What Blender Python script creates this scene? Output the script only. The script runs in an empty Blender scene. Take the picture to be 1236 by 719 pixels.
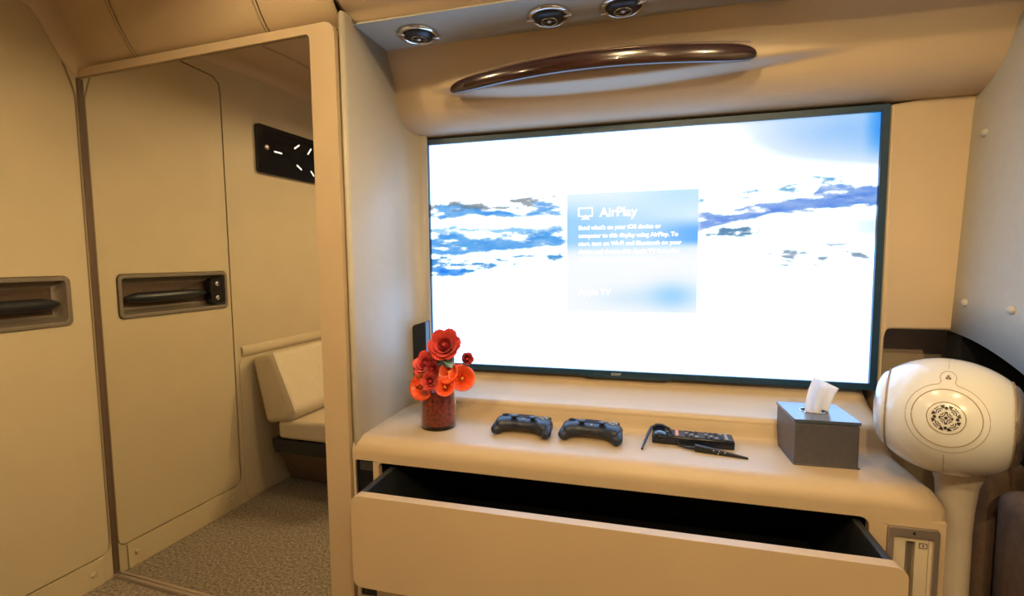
import bpy, bmesh, math, random
import numpy as np
from mathutils import Vector, Matrix
random.seed(7)
PI = math.pi
SC = bpy.context.scene
COL = SC.collection

# ------------------------------------------------------------------ camera
F_PX = 589.64
YAW, PITCH, ROLL = math.radians(15.113), math.radians(-4.536), math.radians(-0.523)
CAM = Vector((0.649, -1.432, 0.326))
def cam_axes():
    cy, sy, cp, sp, cr, sr = math.cos(YAW), math.sin(YAW), math.cos(PITCH), math.sin(PITCH), math.cos(ROLL), math.sin(ROLL)
    r = Vector((cy, sy, 0)); f0 = Vector((-sy, cy, 0)); u0 = Vector((0, 0, 1))
    f = f0 * cp + u0 * sp; u = u0 * cp - f0 * sp
    return r * cr + u * sr, -r * sr + u * cr, f
_r, _u, _f = cam_axes()
cd = bpy.data.cameras.new('camera'); cam = bpy.data.objects.new('camera', cd); COL.objects.link(cam)
cam.matrix_world = Matrix(((_r.x, _u.x, -_f.x, CAM.x), (_r.y, _u.y, -_f.y, CAM.y), (_r.z, _u.z, -_f.z, CAM.z), (0, 0, 0, 1)))
cd.sensor_width = 36; cd.lens = F_PX / 1236 * 36; cd.clip_start = 0.01
SC.camera = cam

# ------------------------------------------------------------------ world, lights, exposure
w = bpy.data.worlds.new('world'); SC.world = w; w.use_nodes = True
w.node_tree.nodes['Background'].inputs[0].default_value = (0.9, 0.75, 0.6, 1)
w.node_tree.nodes['Background'].inputs[1].default_value = 0.02
SC.view_settings.view_transform = 'Standard'; SC.view_settings.look = 'None'
SC.view_settings.exposure = 0.0; SC.view_settings.gamma = 1.0; SC.view_settings.use_curve_mapping = False
WARM = (1.0, 0.745, 0.395)
LP = 13.5
LAMPS = [(-.20, -.76, .62), (.64, -.72, .85), (1.14, -1.02, .9), (-.30, -1.55, 1.4), (.62, -1.75, 2.5), (1.10, -2.0, 3.3)]
for x, y, k in LAMPS:                    # the bulbs of the ceiling downlights; the housings that cut off their light are built below
    l = bpy.data.lights.new('downlight_bulb', 'POINT'); l.energy = LP * k; l.color = WARM; l.shadow_soft_size = .011
    o = bpy.data.objects.new('downlight_bulb', l); COL.objects.link(o); o.location = (x, y, 1.122)
SCREEN_GAIN = 3.0

# ------------------------------------------------------------------ helpers
TH = math.radians(-3.239)
M2 = Vector((math.cos(TH), math.sin(TH), 0)); N2 = Vector((-math.sin(TH), math.cos(TH), 0))
C0 = -.346 * math.cos(TH) + .081 * math.sin(TH); C1 = -.998
def L(a, b, z):                      # the mirror wall's own frame -> world
    return M2 * a + N2 * (C0 + b) + Vector((0, 0, z))

def mat(name, col, rough=.5, metal=0., noise=0., nscale=40., bump=0., bscale=200., coat=0., emit=None, trans=0., ior=1.45, sheen=0.):
    m = bpy.data.materials.new(name); m.use_nodes = True; nt = m.node_tree; p = nt.nodes['Principled BSDF']
    p.inputs['Base Color'].default_value = (*col, 1); p.inputs['Roughness'].default_value = rough; p.inputs['Metallic'].default_value = metal
    p.inputs['Coat Weight'].default_value = coat; p.inputs['Transmission Weight'].default_value = trans; p.inputs['IOR'].default_value = ior
    p.inputs['Sheen Weight'].default_value = sheen
    if emit: p.inputs['Emission Color'].default_value = (*emit[0], 1); p.inputs['Emission Strength'].default_value = emit[1]
    tc = nt.nodes.new('ShaderNodeTexCoord')
    if noise:
        n = nt.nodes.new('ShaderNodeTexNoise'); n.inputs['Scale'].default_value = nscale; n.inputs['Detail'].default_value = 4
        nt.links.new(tc.outputs['Object'], n.inputs['Vector'])
        mr = nt.nodes.new('ShaderNodeMapRange'); mr.inputs[1].default_value = .25; mr.inputs[2].default_value = .75
        mr.inputs[3].default_value = 1 - noise; mr.inputs[4].default_value = 1 + noise
        nt.links.new(n.outputs[0], mr.inputs[0])
        vm = nt.nodes.new('ShaderNodeVectorMath'); vm.operation = 'SCALE'; vm.inputs[0].default_value = col
        nt.links.new(mr.outputs[0], vm.inputs['Scale']); nt.links.new(vm.outputs[0], p.inputs['Base Color'])
    if bump:
        n = nt.nodes.new('ShaderNodeTexNoise'); n.inputs['Scale'].default_value = bscale; n.inputs['Detail'].default_value = 3
        nt.links.new(tc.outputs['Object'], n.inputs['Vector'])
        b = nt.nodes.new('ShaderNodeBump'); b.inputs['Strength'].default_value = bump; b.inputs['Distance'].default_value = .002
        nt.links.new(n.outputs[0], b.inputs['Height']); nt.links.new(b.outputs[0], p.inputs['Normal'])
    return m

TAN = (.50, .38, .245)
m_tan = mat('tan_vinyl', TAN, .42, noise=.03, nscale=6, bump=.12, bscale=350)
m_tan2 = mat('tan_door_vinyl', (.47, .385, .245), .5, noise=.03, nscale=6, bump=.1, bscale=350)
m_cream = mat('pale_vinyl', (.40, .355, .28), .45, noise=.02, bump=.1, bscale=350)
m_grey = mat('grey_wall', (.37, .34, .27), .55, noise=.03, bump=.1, bscale=300)
m_leather = mat('cream_leather', (.54, .45, .31), .5, noise=.04, nscale=20, bump=.3, bscale=160)
m_black = mat('black_plastic', (.012, .013, .016), .35)
m_lining = mat('black_lining', (.004, .004, .005), .8)
m_gloss = mat('black_gloss', (.008, .009, .012), .08, coat=.5)
m_brown = mat('dark_brown', (.10, .058, .034), .6)
m_taupe = mat('taupe_metal', (.20, .165, .125), .38, metal=.4)
m_chrome = mat('chrome', (.75, .76, .78), .12, metal=1.)
m_satin = mat('satin_metal', (.55, .47, .42), .3, metal=.8)
m_beigepl = mat('beige_plastic', (.62, .52, .38), .4)
m_white = mat('white_gloss', (.66, .64, .60), .22, coat=.6)
m_standw = mat('cream_stand', (.52, .45, .36), .35, coat=.2)
m_line = mat('brown_line', (.25, .17, .10), .5)
m_pupil = mat('emblem_dark', (.03, .02, .018), .5)
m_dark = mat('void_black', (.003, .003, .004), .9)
m_seat = mat('brown_fabric', (.14, .088, .056), .9, noise=.15, nscale=60, bump=.3)
m_boxl = mat('grey_leather', (.072, .068, .078), .33, noise=.12, nscale=90, bump=.5, bscale=400)
m_lid = mat('grey_leather_blue_lit', (.060, .072, .092), .24, noise=.08, nscale=90, bump=.15, bscale=400, coat=.3)  # the box leather again, with the screen's blue light tinted into it
m_tissue = mat('tissue_paper', (.86, .86, .88), .8)
m_navy = mat('navy_plastic', (.012, .018, .035), .38, bump=.15, bscale=600)
m_navy2 = mat('navy_gloss', (.008, .010, .018), .2)
m_keys = mat('grey_keys', (.30, .30, .32), .4)
m_pink = mat('rose_keys', (.75, .35, .30), .4)
m_bezel = mat('dark_blue_bezel', (.008, .034, .068), .4)
m_stem = mat('green_stem', (.06, .14, .04), .5)
m_leaf = mat('silver_green_leaf', (.16, .30, .27), .25, coat=.6, noise=.5, nscale=50)
m_rose = mat('red_petal', (.60, .055, .045), .45, noise=.3, nscale=60, sheen=.1)
m_rosed = mat('dark_red_petal', (.33, .02, .025), .5, noise=.3, nscale=60)
m_calla = mat('orange_red_spathe', (.78, .085, .02), .32, coat=.3, noise=.25, nscale=40)
m_yell = mat('yellow_spadix', (.75, .50, .08), .5)
m_redfill = mat('red_glitter', (.30, .035, .02), .5, noise=.7, nscale=130, bump=1.0, bscale=220)
m_glass = mat('clear_glass', (1, .93, .9), .02, trans=1., ior=1.45)
m_lens = mat('smoked_lens', (.01, .012, .02), .05, coat=.5)

nt = m_tissue.node_tree; _tr = nt.nodes.new('ShaderNodeBsdfTranslucent'); _tr.inputs[0].default_value = (.9, .9, .92, 1); _mx = nt.nodes.new('ShaderNodeMixShader'); _mx.inputs[0].default_value = .45
nt.links.new(nt.nodes['Principled BSDF'].outputs[0], _mx.inputs[1]); nt.links.new(_tr.outputs[0], _mx.inputs[2]); nt.links.new(_mx.outputs[0], nt.nodes['Material Output'].inputs[0])
def mirror_mat():
    m = bpy.data.materials.new('mirror'); m.use_nodes = True; p = m.node_tree.nodes['Principled BSDF']
    p.inputs['Base Color'].default_value = (.90, .89, .85, 1); p.inputs['Metallic'].default_value = 1; p.inputs['Roughness'].default_value = .0
    return m
m_mirror = mirror_mat()
def wood_mat():
    m = bpy.data.materials.new('dark_walnut'); m.use_nodes = True; nt = m.node_tree; p = nt.nodes['Principled BSDF']
    tc = nt.nodes.new('ShaderNodeTexCoord'); mp = nt.nodes.new('ShaderNodeMapping'); mp.inputs['Scale'].default_value = (4, 30, 60)
    n = nt.nodes.new('ShaderNodeTexNoise'); n.inputs['Scale'].default_value = 3; n.inputs['Detail'].default_value = 6; n.inputs['Distortion'].default_value = .6
    r = nt.nodes.new('ShaderNodeValToRGB'); r.color_ramp.elements[0].position = .3; r.color_ramp.elements[0].color = (.012, .005, .006, 1)
    r.color_ramp.elements[1].position = .75; r.color_ramp.elements[1].color = (.055, .019, .013, 1)
    nt.links.new(tc.outputs['Object'], mp.inputs[0]); nt.links.new(mp.outputs[0], n.inputs[0]); nt.links.new(n.outputs[0], r.inputs[0])
    nt.links.new(r.outputs[0], p.inputs['Base Color']); p.inputs['Roughness'].default_value = .18; p.inputs['Coat Weight'].default_value = .9; p.inputs['Coat Roughness'].default_value = .06
    return m
m_wood = wood_mat()
def carpet_mat():
    m = bpy.data.materials.new('speckled_carpet'); m.use_nodes = True; nt = m.node_tree; p = nt.nodes['Principled BSDF']
    tc = nt.nodes.new('ShaderNodeTexCoord'); n = nt.nodes.new('ShaderNodeTexNoise'); n.inputs['Scale'].default_value = 110; n.inputs['Detail'].default_value = 6; n.inputs['Roughness'].default_value = .8
    r = nt.nodes.new('ShaderNodeValToRGB'); e = r.color_ramp.elements
    e[0].position = .38; e[0].color = (.075, .058, .042, 1); e[1].position = .64; e[1].color = (.40, .33, .24, 1)
    nt.links.new(tc.outputs['Object'], n.inputs[0]); nt.links.new(n.outputs[0], r.inputs[0]); nt.links.new(r.outputs[0], p.inputs['Base Color'])
    b = nt.nodes.new('ShaderNodeBump'); b.inputs['Strength'].default_value = .8; b.inputs['Distance'].default_value = .004
    nt.links.new(n.outputs[0], b.inputs['Height']); nt.links.new(b.outputs[0], p.inputs['Normal']); p.inputs['Roughness'].default_value = .95
    return m
m_carpet = carpet_mat()

def obj(name, bm, m, parent=None, smooth=False, bevel=0., seg=2, world=True, angle=40):
    """link a bmesh as one object; bm is in world coordinates unless world=False (then in the parent's)"""
    bmesh.ops.recalc_face_normals(bm, faces=bm.faces[:])
    if parent is not None and world:
        bmesh.ops.transform(bm, matrix=wm(parent).inverted(), verts=bm.verts[:])
    me = bpy.data.meshes.new(name); bm.to_mesh(me); bm.free()
    me.materials.append(m)
    o = bpy.data.objects.new(name, me); COL.objects.link(o)
    if parent is not None: o.parent = parent
    if bevel:
        b = o.modifiers.new('bevel', 'BEVEL'); b.width = bevel; b.segments = seg; b.limit_method = 'ANGLE'; b.angle_limit = math.radians(35); b.harden_normals = False
    if smooth or bevel:
        me.shade_smooth() if hasattr(me, 'shade_smooth') else None
        try: me.set_sharp_from_angle(angle=math.radians(angle))
        except Exception: pass
    return o
def wm(o):
    m = Matrix.LocRotScale(o.location, o.rotation_euler, o.scale)
    return wm(o.parent) @ m if o.parent else m
def empty(name, loc, rz=0., rx=0., ry=0.):
    o = bpy.data.objects.new(name, None); COL.objects.link(o); o.location = loc; o.rotation_euler = (rx, ry, rz); o.empty_display_size = .05; return o
def tag(o, label, cat, group=None):
    o['label'] = label; o['category'] = cat
    if group: o['group'] = group
    return o
def struct(o): o['kind'] = 'structure'; return o
def thing(name, label, cat, loc, rz=0., rx=0., ry=0., group=None): return tag(empty(name, loc, rz, rx, ry), label, cat, group)

def BM(): return bmesh.new()
def box(bm, lo, hi, fr=None):
    vs = [bm.verts.new(fr(x, y, z) if fr else (x, y, z)) for x in (lo[0], hi[0]) for y in (lo[1], hi[1]) for z in (lo[2], hi[2])]
    for f in ((0, 1, 3, 2), (4, 6, 7, 5), (0, 4, 5, 1), (2, 3, 7, 6), (0, 2, 6, 4), (1, 5, 7, 3)): bm.faces.new([vs[i] for i in f])
    return bm
def loft(bm, rows, closed=False, caps=False):
    R = [[bm.verts.new(p) for p in r] for r in rows]
    n = len(R[0])
    for i in range(len(R) - 1):
        for j in range(n if closed else n - 1):
            k = (j + 1) % n
            bm.faces.new((R[i][j], R[i][k], R[i + 1][k], R[i + 1][j]))
    if caps:
        bm.faces.new(R[0]); bm.faces.new(R[-1])
    return bm
def rrect(x0, x1, z0, z1, r, n=6):
    if not hasattr(r, '__len__'): r = (r,) * 4            # bl, br, tr, tl
    out = []
    for (cx, cz, a0, rr) in ((x0 + r[0], z0 + r[0], PI, r[0]), (x1 - r[1], z0 + r[1], 1.5 * PI, r[1]), (x1 - r[2], z1 - r[2], 0, r[2]), (x0 + r[3], z1 - r[3], .5 * PI, r[3])):
        if rr < 1e-6: out.append((cx, cz)); continue
        for i in range(n + 1):
            t = a0 + .5 * PI * i / n; out.append((cx + rr * math.cos(t), cz + rr * math.sin(t)))
    return out
def plate(bm, outline, holes, d0, d1, fr):
    """flat plate with holes between depths d0 and d1; fr(u, d, v) gives the 3D point"""
    loops = [outline] + list(holes)
    tmp = bmesh.new(); edges = []
    for lp in loops:
        vs = [tmp.verts.new((p[0], p[1], 0)) for p in lp]
        edges += [tmp.edges.new((vs[i], vs[(i + 1) % len(vs)])) for i in range(len(vs))]
    bmesh.ops.triangle_fill(tmp, use_beauty=True, use_dissolve=False, edges=edges)
    tmp.verts.index_update()
    co = [v.co.copy() for v in tmp.verts]; fs = [[v.index for v in f.verts] for f in tmp.faces]
    A = [bm.verts.new(fr(c.x, d0, c.y)) for c in co]; B = [bm.verts.new(fr(c.x, d1, c.y)) for c in co]
    for f in fs:
        bm.faces.new([A[i] for i in f]); bm.faces.new([B[i] for i in reversed(f)])
    k = 0
    for lp in loops:
        n = len(lp)
        for i in range(n):
            a, b = k + i, k + (i + 1) % n
            bm.faces.new((A[a], A[b], B[b], B[a]))
        k += n
    tmp.free(); return bm
XYZ = lambda u, d, v: Vector((u, d, v))             # plates facing -Y
def lathe(bm, prof, M=Matrix.Identity(4), n=32, cap=True):
    rings = []
    for r, h in prof:
        rings.append([M @ Vector((r * math.cos(2 * PI * i / n), r * math.sin(2 * PI * i / n), h)) for i in range(n)])
    loft(bm, rings, closed=True, caps=False)
    if cap:
        bm.verts.ensure_lookup_table(); N = len(bm.verts); tot = len(prof) * n; s = N - tot
        if prof[0][0] > 1e-5: bm.faces.new([bm.verts[s + i] for i in range(n)])
        if prof[-1][0] > 1e-5: bm.faces.new([bm.verts[N - n + i] for i in range(n)])
    bmesh.ops.remove_doubles(bm, verts=bm.verts[:], dist=1e-6)
    return bm
def tube(bm, pts, rad, n=10, cap=True, flat=1.0):
    pts = [Vector(p) for p in pts]; rings = []; up = Vector((0, 0, 1))
    for i, p in enumerate(pts):
        t = (pts[min(i + 1, len(pts) - 1)] - pts[max(i - 1, 0)]).normalized()
        s = t.cross(up); s = s.normalized() if s.length > 1e-4 else Vector((1, 0, 0)); v = s.cross(t).normalized()
        r = rad[i] if hasattr(rad, '__len__') else rad
        rings.append([p + s * (r * math.cos(2 * PI * k / n)) + v * (r * flat * math.sin(2 * PI * k / n)) for k in range(n)])
    return loft(bm, rings, closed=True, caps=cap)
def offs(pts, d):
    """offset a 2D polyline to its left by d"""
    out = []
    for i, p in enumerate(pts):
        a = Vector(pts[max(i - 1, 0)]); b = Vector(pts[min(i + 1, len(pts) - 1)]); t = (b - a).normalized()
        out.append((p[0] - t.y * d, p[1] + t.x * d))
    return out
def smooth_poly(pts, n=4):
    P = [Vector(p) for p in pts]; out = []
    for i in range(len(P) - 1):
        p0 = P[max(i - 1, 0)]; p1 = P[i]; p2 = P[i + 1]; p3 = P[min(i + 2, len(P) - 1)]
        for k in range(n):
            t = k / n
            out.append(tuple(.5 * ((2 * p1) + (-p0 + p2) * t + (2 * p0 - 5 * p1 + 4 * p2 - p3) * t * t + (-p0 + 3 * p1 - 3 * p2 + p3) * t ** 3)))
    out.append(tuple(P[-1])); return out
def text(name, s, size, m, parent, loc, rot=(PI / 2, 0, 0), align='LEFT', ext=.0003, line=1.0, off=0.0):
    c = bpy.data.curves.new(name, 'FONT'); c.body = s; c.size = size; c.extrude = ext; c.align_x = align; c.space_line = line; c.offset = off
    o = bpy.data.objects.new(name, c); COL.objects.link(o)
    dg = bpy.context.evaluated_depsgraph_get(); dg.update()
    me = bpy.data.meshes.new_from_object(o.evaluated_get(dg)); bpy.data.objects.remove(o)
    me.materials.clear(); me.materials.append(m)
    o = bpy.data.objects.new(name, me); COL.objects.link(o); o.parent = parent
    o.location = Vector(loc) - (parent.location if parent else Vector()); o.rotation_euler = rot
    return o

FLOOR = -.70
# ------------------------------------------------------------------ the setting: floor, walls, ceiling
b = BM(); box(b, (-1.3, -2.75, FLOOR - .04), (1.75, .45, FLOOR)); struct(obj('floor', b, m_carpet))

# ceiling: curved upper panels that drop to the mirror rail on the left and to the soffit on the right
PROF = smooth_poly([(.05, .895), (.03, .915), (.003, .940), (-.03, .995), (-.065, 1.06), (-.12, 1.095), (-.25, 1.125), (-.6, 1.15)], 5) + [(-2.45, 1.15)]
ceil = struct(empty('ceiling', (0, 0, 1.15)))
def ceil_panel(a0, a1, left_round=False):
    rows = []
    secs = []
    if left_round:
        for i in range(9):
            t = i / 8 * PI / 2; secs.append((a0 + .07 * (1 - math.cos(t)), .045 * (1 - math.sin(t))))
    else: secs += [(a0, .004), (a0 + .002, 0)]
    secs += [(a1 - .002, 0), (a1, .004)]
    for a, d in secs:
        pr = offs(PROF, d)
        rows.append([L(a, p[0], p[1]) for p in pr])
    bm = loft(BM(), rows)
    o = obj('ceiling_panel', bm, m_tan, ceil, smooth=True, angle=60)
    s = o.modifiers.new('solid', 'SOLIDIFY'); s.thickness = .008; s.offset = -1
    return o
ceil_panel(C1 - .005, -.762, True); ceil_panel(-.759, -.282); ceil_panel(-.279, -.061)
# backing behind the seams
m_seam = mat('seam_brown', (.22, .14, .075), .7)
b = loft(BM(), [[L(a, p[0] + .010, p[1] + .012) for p in PROF] for a in (C1 - .03, -.25)]); obj('seam_backing', b, m_seam, ceil)
PROFR = [(-.292, .918), (-.300, .917), (-.3075, .921), (-.311, .929)] + smooth_poly([(-.318, .938), (-.343, .955), (-.376, .995), (-.411, 1.06), (-.466, 1.095), (-.596, 1.125), (-.946, 1.15)], 5) + [(-2.6, 1.15)]
def xb(y): return -.083 + .0566 * (y + .35)
b = BM(); rows = []
for k in range(2):
    rows.append([Vector((xb(y) if k == 0 else 1.62, y, z)) for y, z in PROFR])
loft(b, rows); o = obj('ceiling_panel', b, m_tan, ceil, smooth=True, angle=60); s = o.modifiers.new('solid', 'SOLIDIFY'); s.thickness = .004; s.offset = 1

for (x, y, k), wh in zip(LAMPS, ('in front of the camera near the mirror', 'in front of the camera near the wooden handle', 'beside the right wall', 'over the sofa along the left wall', 'just behind the camera', 'at the back by the right wall')):
    t = thing('ceiling_downlight', 'round ceiling downlight ' + wh, 'ceiling light', (x, y, 1.10), group='ceiling downlights')
    obj('cutoff_housing', lathe(BM(), [(.086, .049), (.086, .0), (.089, -.002), (.094, .0), (.096, .049)], n=40, cap=False), m_chrome, t, smooth=True, world=False)  # unseen housing, rim shaped to cut the light off high on the walls
# rear and outer walls of the cabin (behind the camera)
b = BM(); box(b, (-1.3, -2.62, FLOOR), (1.7, -2.58, 1.2)); struct(obj('wall_rear', b, m_seat))  # unseen; its dark colour is chosen to cut bounce light
# left wall with the door opening
def LW(u, d, v): return L(C1 + d, u, v)             # u along the wall (b), d into the room, v height
DOOR = [(-.495, .99), (-.49, 1.03), (-.465, 1.05), (-.30, 1.062), (-.125, 1.062), (-.10, 1.056), (-.083, 1.043), (-.068, 1.018), (-.022, .865), (-.0135, .83),
        (-.0135, -.585), (-.018, -.602), (-.034, -.612), (-.47, -.612), (-.488, -.605), (-.495, -.588)]
KICK = [(-.472, -.70), (-.472, -.6145), (-.037, -.6145), (-.037, -.70)]
def grow(poly, d):
    cx = sum(p[0] for p in poly) / len(poly); cy = sum(p[1] for p in poly) / len(poly); out = []
    n = len(poly)
    A = sum(poly[i][0] * poly[(i + 1) % n][1] - poly[(i + 1) % n][0] * poly[i][1] for i in range(n)); s = 1 if A > 0 else -1
    for i in range(n):
        a = Vector(poly[i - 1]); b_ = Vector(poly[(i + 1) % n]); t = (b_ - a).normalized()
        out.append((poly[i][0] + t.y * d * s, poly[i][1] - t.x * d * s))
    return out
wl = struct(empty('wall_left', L(C1, -1.2, FLOOR)))
b = plate(BM(), [(.03, FLOOR), (.03, 1.2), (-2.3, 1.2), (-2.3, FLOOR)], [grow(DOOR, .0035)], -.03, 0, LW)
obj('wall_panel', b, m_tan2, wl)
b = BM(); box(b, (-2.3, -.06, FLOOR), (.03, -.032, 1.2), LW); obj('backing', b, m_brown, wl)
# padded ledge and lower wall behind the sofa
pts = [(0, -.030), (.006, -.033), (.010, -.042), (.011, -.055), (.008, -.068), (0, -.078)]
b = loft(BM(), [[LW(u, p[0], p[1]) for p in pts] for u in (-.53, -2.3)], caps=True); obj('ledge', b, m_tan2, wl, smooth=True)
b = plate(BM(), rrect(-2.2, -.515, -.69, -.078, .03), [], 0, .004, LW); obj('lower_panel', b, m_tan2, wl, bevel=.003)

# door
dr = struct(empty('door_1', L(C1, -.255, FLOOR)))
TRAY = rrect(-.478, -.066, .140, .287, .016)
b = plate(BM(), DOOR, [grow(TRAY, .001)], -.026, -.002, LW); obj('door_panel', b, m_tan2, dr, bevel=.002)
b = plate(BM(), KICK, [], -.002, .004, LW); obj('kick_plate', b, m_tan2, dr, bevel=.0012)
for u, v in ((-.066, -.655), (-.445, -.655)):
    Mx = Matrix.Translation(LW(u, .004, v)) @ Matrix.Rotation(TH, 4, 'Z') @ Matrix.Rotation(PI / 2, 4, 'Y')
    obj('screw', lathe(BM(), [(.0085, 0), (.0085, .001), (.006, .004), (0, .0045)], Mx, 14), m_tan2, dr, smooth=True)
# handle tray: rim, dished back, pull bar, lock
IN = rrect(-.466, -.078, .153, .274, .010)
b = plate(BM(), TRAY, [IN], -.004, .004, LW); tr = obj('handle_tray', b, m_taupe, dr, bevel=.002)
b = loft(BM(), [[LW(u, d, v) for u, v in grow(IN, g)] for g, d in ((0, .002), (-.003, -.016), (-.010, -.028), (-.02, -.032))], closed=True); b.faces.new(list(b.verts)[-len(IN):])
obj('dish', b, m_taupe, tr, smooth=True)
pts = []; rad = []
for i in range(17):
    s = i / 16; u = -.092 - s * (.30); pts.append(LW(u, -.010 + .008 * math.sin(PI * s), .207)); rad.append(.0185 * (1 - .75 * (2 * s - 1) ** 8) * (1.0 if s < .6 else 1 - .35 * (s - .6)))
b = tube(BM(), pts, rad, 14); obj('pull_bar', b, m_black, dr, smooth=True)
b = plate(BM(), rrect(-.455, -.398, .163, .262, .014), [], -.02, .008, LW); lk = obj('lock', b, m_gloss, dr, bevel=.004)
for v in (.24, .185):
    Mx = Matrix.Translation(LW(-.426, .008, v)) @ Matrix.Rotation(TH, 4, 'Z') @ Matrix.Rotation(PI / 2, 4, 'Y')
    obj('lock_button', lathe(BM(), [(.009, 0), (.009, .002), (.006, .004), (0, .0045)], Mx, 14), m_chrome, lk, smooth=True)

# display set in the left wall, seen only in the mirror
wd = thing('wall_display', 'glossy black horizontal display panel on the left wall, reflected in the mirror', 'display', L(C1, -1.0, .713))
OUT = rrect(-1.36, -.655, .713, .922, .014)
b = plate(BM(), OUT, [rrect(-1.335, -.69, .735, .90, .006)], 0, .016, LW); obj('frame', b, m_gloss, wd, bevel=.004)
b = plate(BM(), rrect(-1.34, -.685, .73, .905, .006), [], 0, .005, LW); obj('glass', b, m_gloss, wd)
m_reflection = mat('painted_reflection', (.9, .9, .8), .4, emit=((1, .95, .8), 1.3))  # glowing colour stands in for cabin lights reflected in the display glass
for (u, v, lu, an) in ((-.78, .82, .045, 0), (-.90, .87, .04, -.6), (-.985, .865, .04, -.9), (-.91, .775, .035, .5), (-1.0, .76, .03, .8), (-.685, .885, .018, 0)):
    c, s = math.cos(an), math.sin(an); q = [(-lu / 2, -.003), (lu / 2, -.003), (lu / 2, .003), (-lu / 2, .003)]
    b = plate(BM(), [(u + x * c - y * s, v + x * s + y * c) for x, y in q], [], .005, .0065, LW); obj('reflection_dash', b, m_reflection, wd)
Mx = Matrix.Translation(LW(-.715, .005, .83)) @ Matrix.Rotation(TH, 4, 'Z') @ Matrix.Rotation(PI / 2, 4, 'Y')
obj('knob', lathe(BM(), [(.012, 0), (.012, .004), (.007, .007), (0, .008)], Mx, 16), m_satin, wd, smooth=True)

# sofa along the left wall (reflected in the mirror)
sf = thing('sofa', 'cream leather bench sofa along the left wall, seen in the mirror', 'sofa', L(C1 + .2, -1.2, FLOOR))
def sofa_part(name, sec, b0, b1, m, bev=.012, slant=0):
    rows = []
    for bb, k in ((b0, 0), (b1, 1)):
        rows.append([L(a, -(bb + (slant * (-.47 - z) if k == 0 else 0)), z) for a, z in sec])
    return obj(name, loft(BM(), rows, closed=True, caps=True), m, sf, bevel=bev, seg=4)
AW = C1
bk = sofa_part('backrest', [(AW + .010, -.085), (AW + .125, -.055), (AW + .235, -.30), (AW + .20, -.35), (AW + .075, -.37)], .565, 1.30, m_leather, .025)
sofa_part('backrest', [(AW + .010, -.085), (AW + .125, -.055), (AW + .235, -.30), (AW + .20, -.35), (AW + .075, -.37)], 1.31, 2.0, m_leather, .025)
for k, (p0, p1) in enumerate((((AW + .128, -.056), (AW + .232, -.30)),)):
    b = tube(BM(), [L(p0[0] + (p1[0] - p0[0]) * t, -.568, p0[1] + (p1[1] - p0[1]) * t) for t in (0, .1, .3, .5, .7, .9, 1)], .0035, 8); obj('piping', b, m_leather, bk, smooth=True)
sofa_part('seat_cushion', [(AW + .13, -.355), (AW + .58, -.325), (AW + .60, -.35), (AW + .60, -.425), (AW + .13, -.430)], .575, 2.0, m_leather, .02)
sofa_part('dark_trim', [(AW + .085, -.437), (AW + .58, -.427), (AW + .58, -.49), (AW + .10, -.495)], .58, 2.0, m_black, .004)
sofa_part('base', [(AW + .10, -.495), (AW + .58, -.49), (AW + .50, -.70), (AW + .02, -.70)], .585, 2.0, m_seat, .004, slant=.75)

# mirror with its bottom rail and dark left strip
mr = thing('wall_mirror', 'tall frameless wall mirror left of the pillar, reflecting the door and sofa', 'mirror', L(-.57, 0, FLOOR))
MW = lambda u, d, v: L(u, -d, v)
GL = rrect(C1 + .001, -.1375, -.688, .884, (0, 0, .012, 0))
b = plate(BM(), GL, [], -.006, 0, MW); obj('mirror_glass', b, m_mirror, mr)
b = BM(); box(b, (C1, -.0, -.700), (-.139, .012, -.688), MW); obj('bottom_rail', b, m_satin, mr, bevel=.002)
b = BM(); box(b, (C1 - .004, -.002, -.699), (C1 + .005, .009, .884), MW); obj('side_strip', b, m_brown, mr, bevel=.002)  # dark brown strip between the door edge and the mirror
# pillar and top rail: one moulded trim
PT = [(C1, .886), (-.150, .886)] + [(-.150 + .012 * math.sin(t), .874 + .012 * math.cos(t)) for t in (.4, .8, 1.2, PI / 2)] + [(-.137, FLOOR), (-.064, FLOOR), (-.064, .875)] + \
     [(-.094 + .030 * math.cos(t), .878 + .030 * math.sin(t)) for t in (.3, .6, .9, 1.2, PI / 2)] + [(C1, .912)]
b = plate(BM(), PT, [], -.012, .007, MW); struct(obj('trim_1', b, m_tan, bevel=.006, seg=4))
b = BM(); box(b, (-.137, -.02, FLOOR), (-.064, -.40, .86), MW); struct(obj('trim_2', b, m_tan))
b = BM(); box(b, (C1 - .1, -.03, FLOOR), (-.06, -.45, 1.2), MW); struct(obj('wall_mirror_side', b, m_brown))

# cheek wall between the pillar and the screen alcove
CX = -.080
pts = [(-.335, -.004), (-.330, 0), (-.10, 0), (-.07, .002), (-.045, .008), (-.025, .018), (-.010, .034), (.0, .052), (.004, .075)]
b = BM(); loft(b, [[Vector((CX + d, y, z)) for y, d in pts] for z in (FLOOR, .93)]); ck = struct(obj('wall_alcove_side', b, m_cream, smooth=True)); s = ck.modifiers.new('solid', 'SOLIDIFY'); s.thickness = .02; s.offset = 1
# front wall of the alcove
wf = struct(empty('wall_front', (.6, .16, FLOOR)))
b = BM(); box(b, (-.12, .165, FLOOR), (1.62, .20, 1.0)); obj('wall_panel', b, m_tan, wf)
# panel to the right of the screen with the low niche
pan = [(1.231, -.12), (1.231, .697), (1.30, .705), (1.50, .709), (1.50, .141)] + [(1.257 - .014 * math.sin(t), .127 + .014 * math.cos(t)) for t in (0, .5, 1.0, PI / 2)] + [(1.243, -.12)]
b = plate(BM(), pan, [], .002, .165, XYZ); obj('side_panel', b, m_tan, wf, bevel=.008, seg=4)

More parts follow.
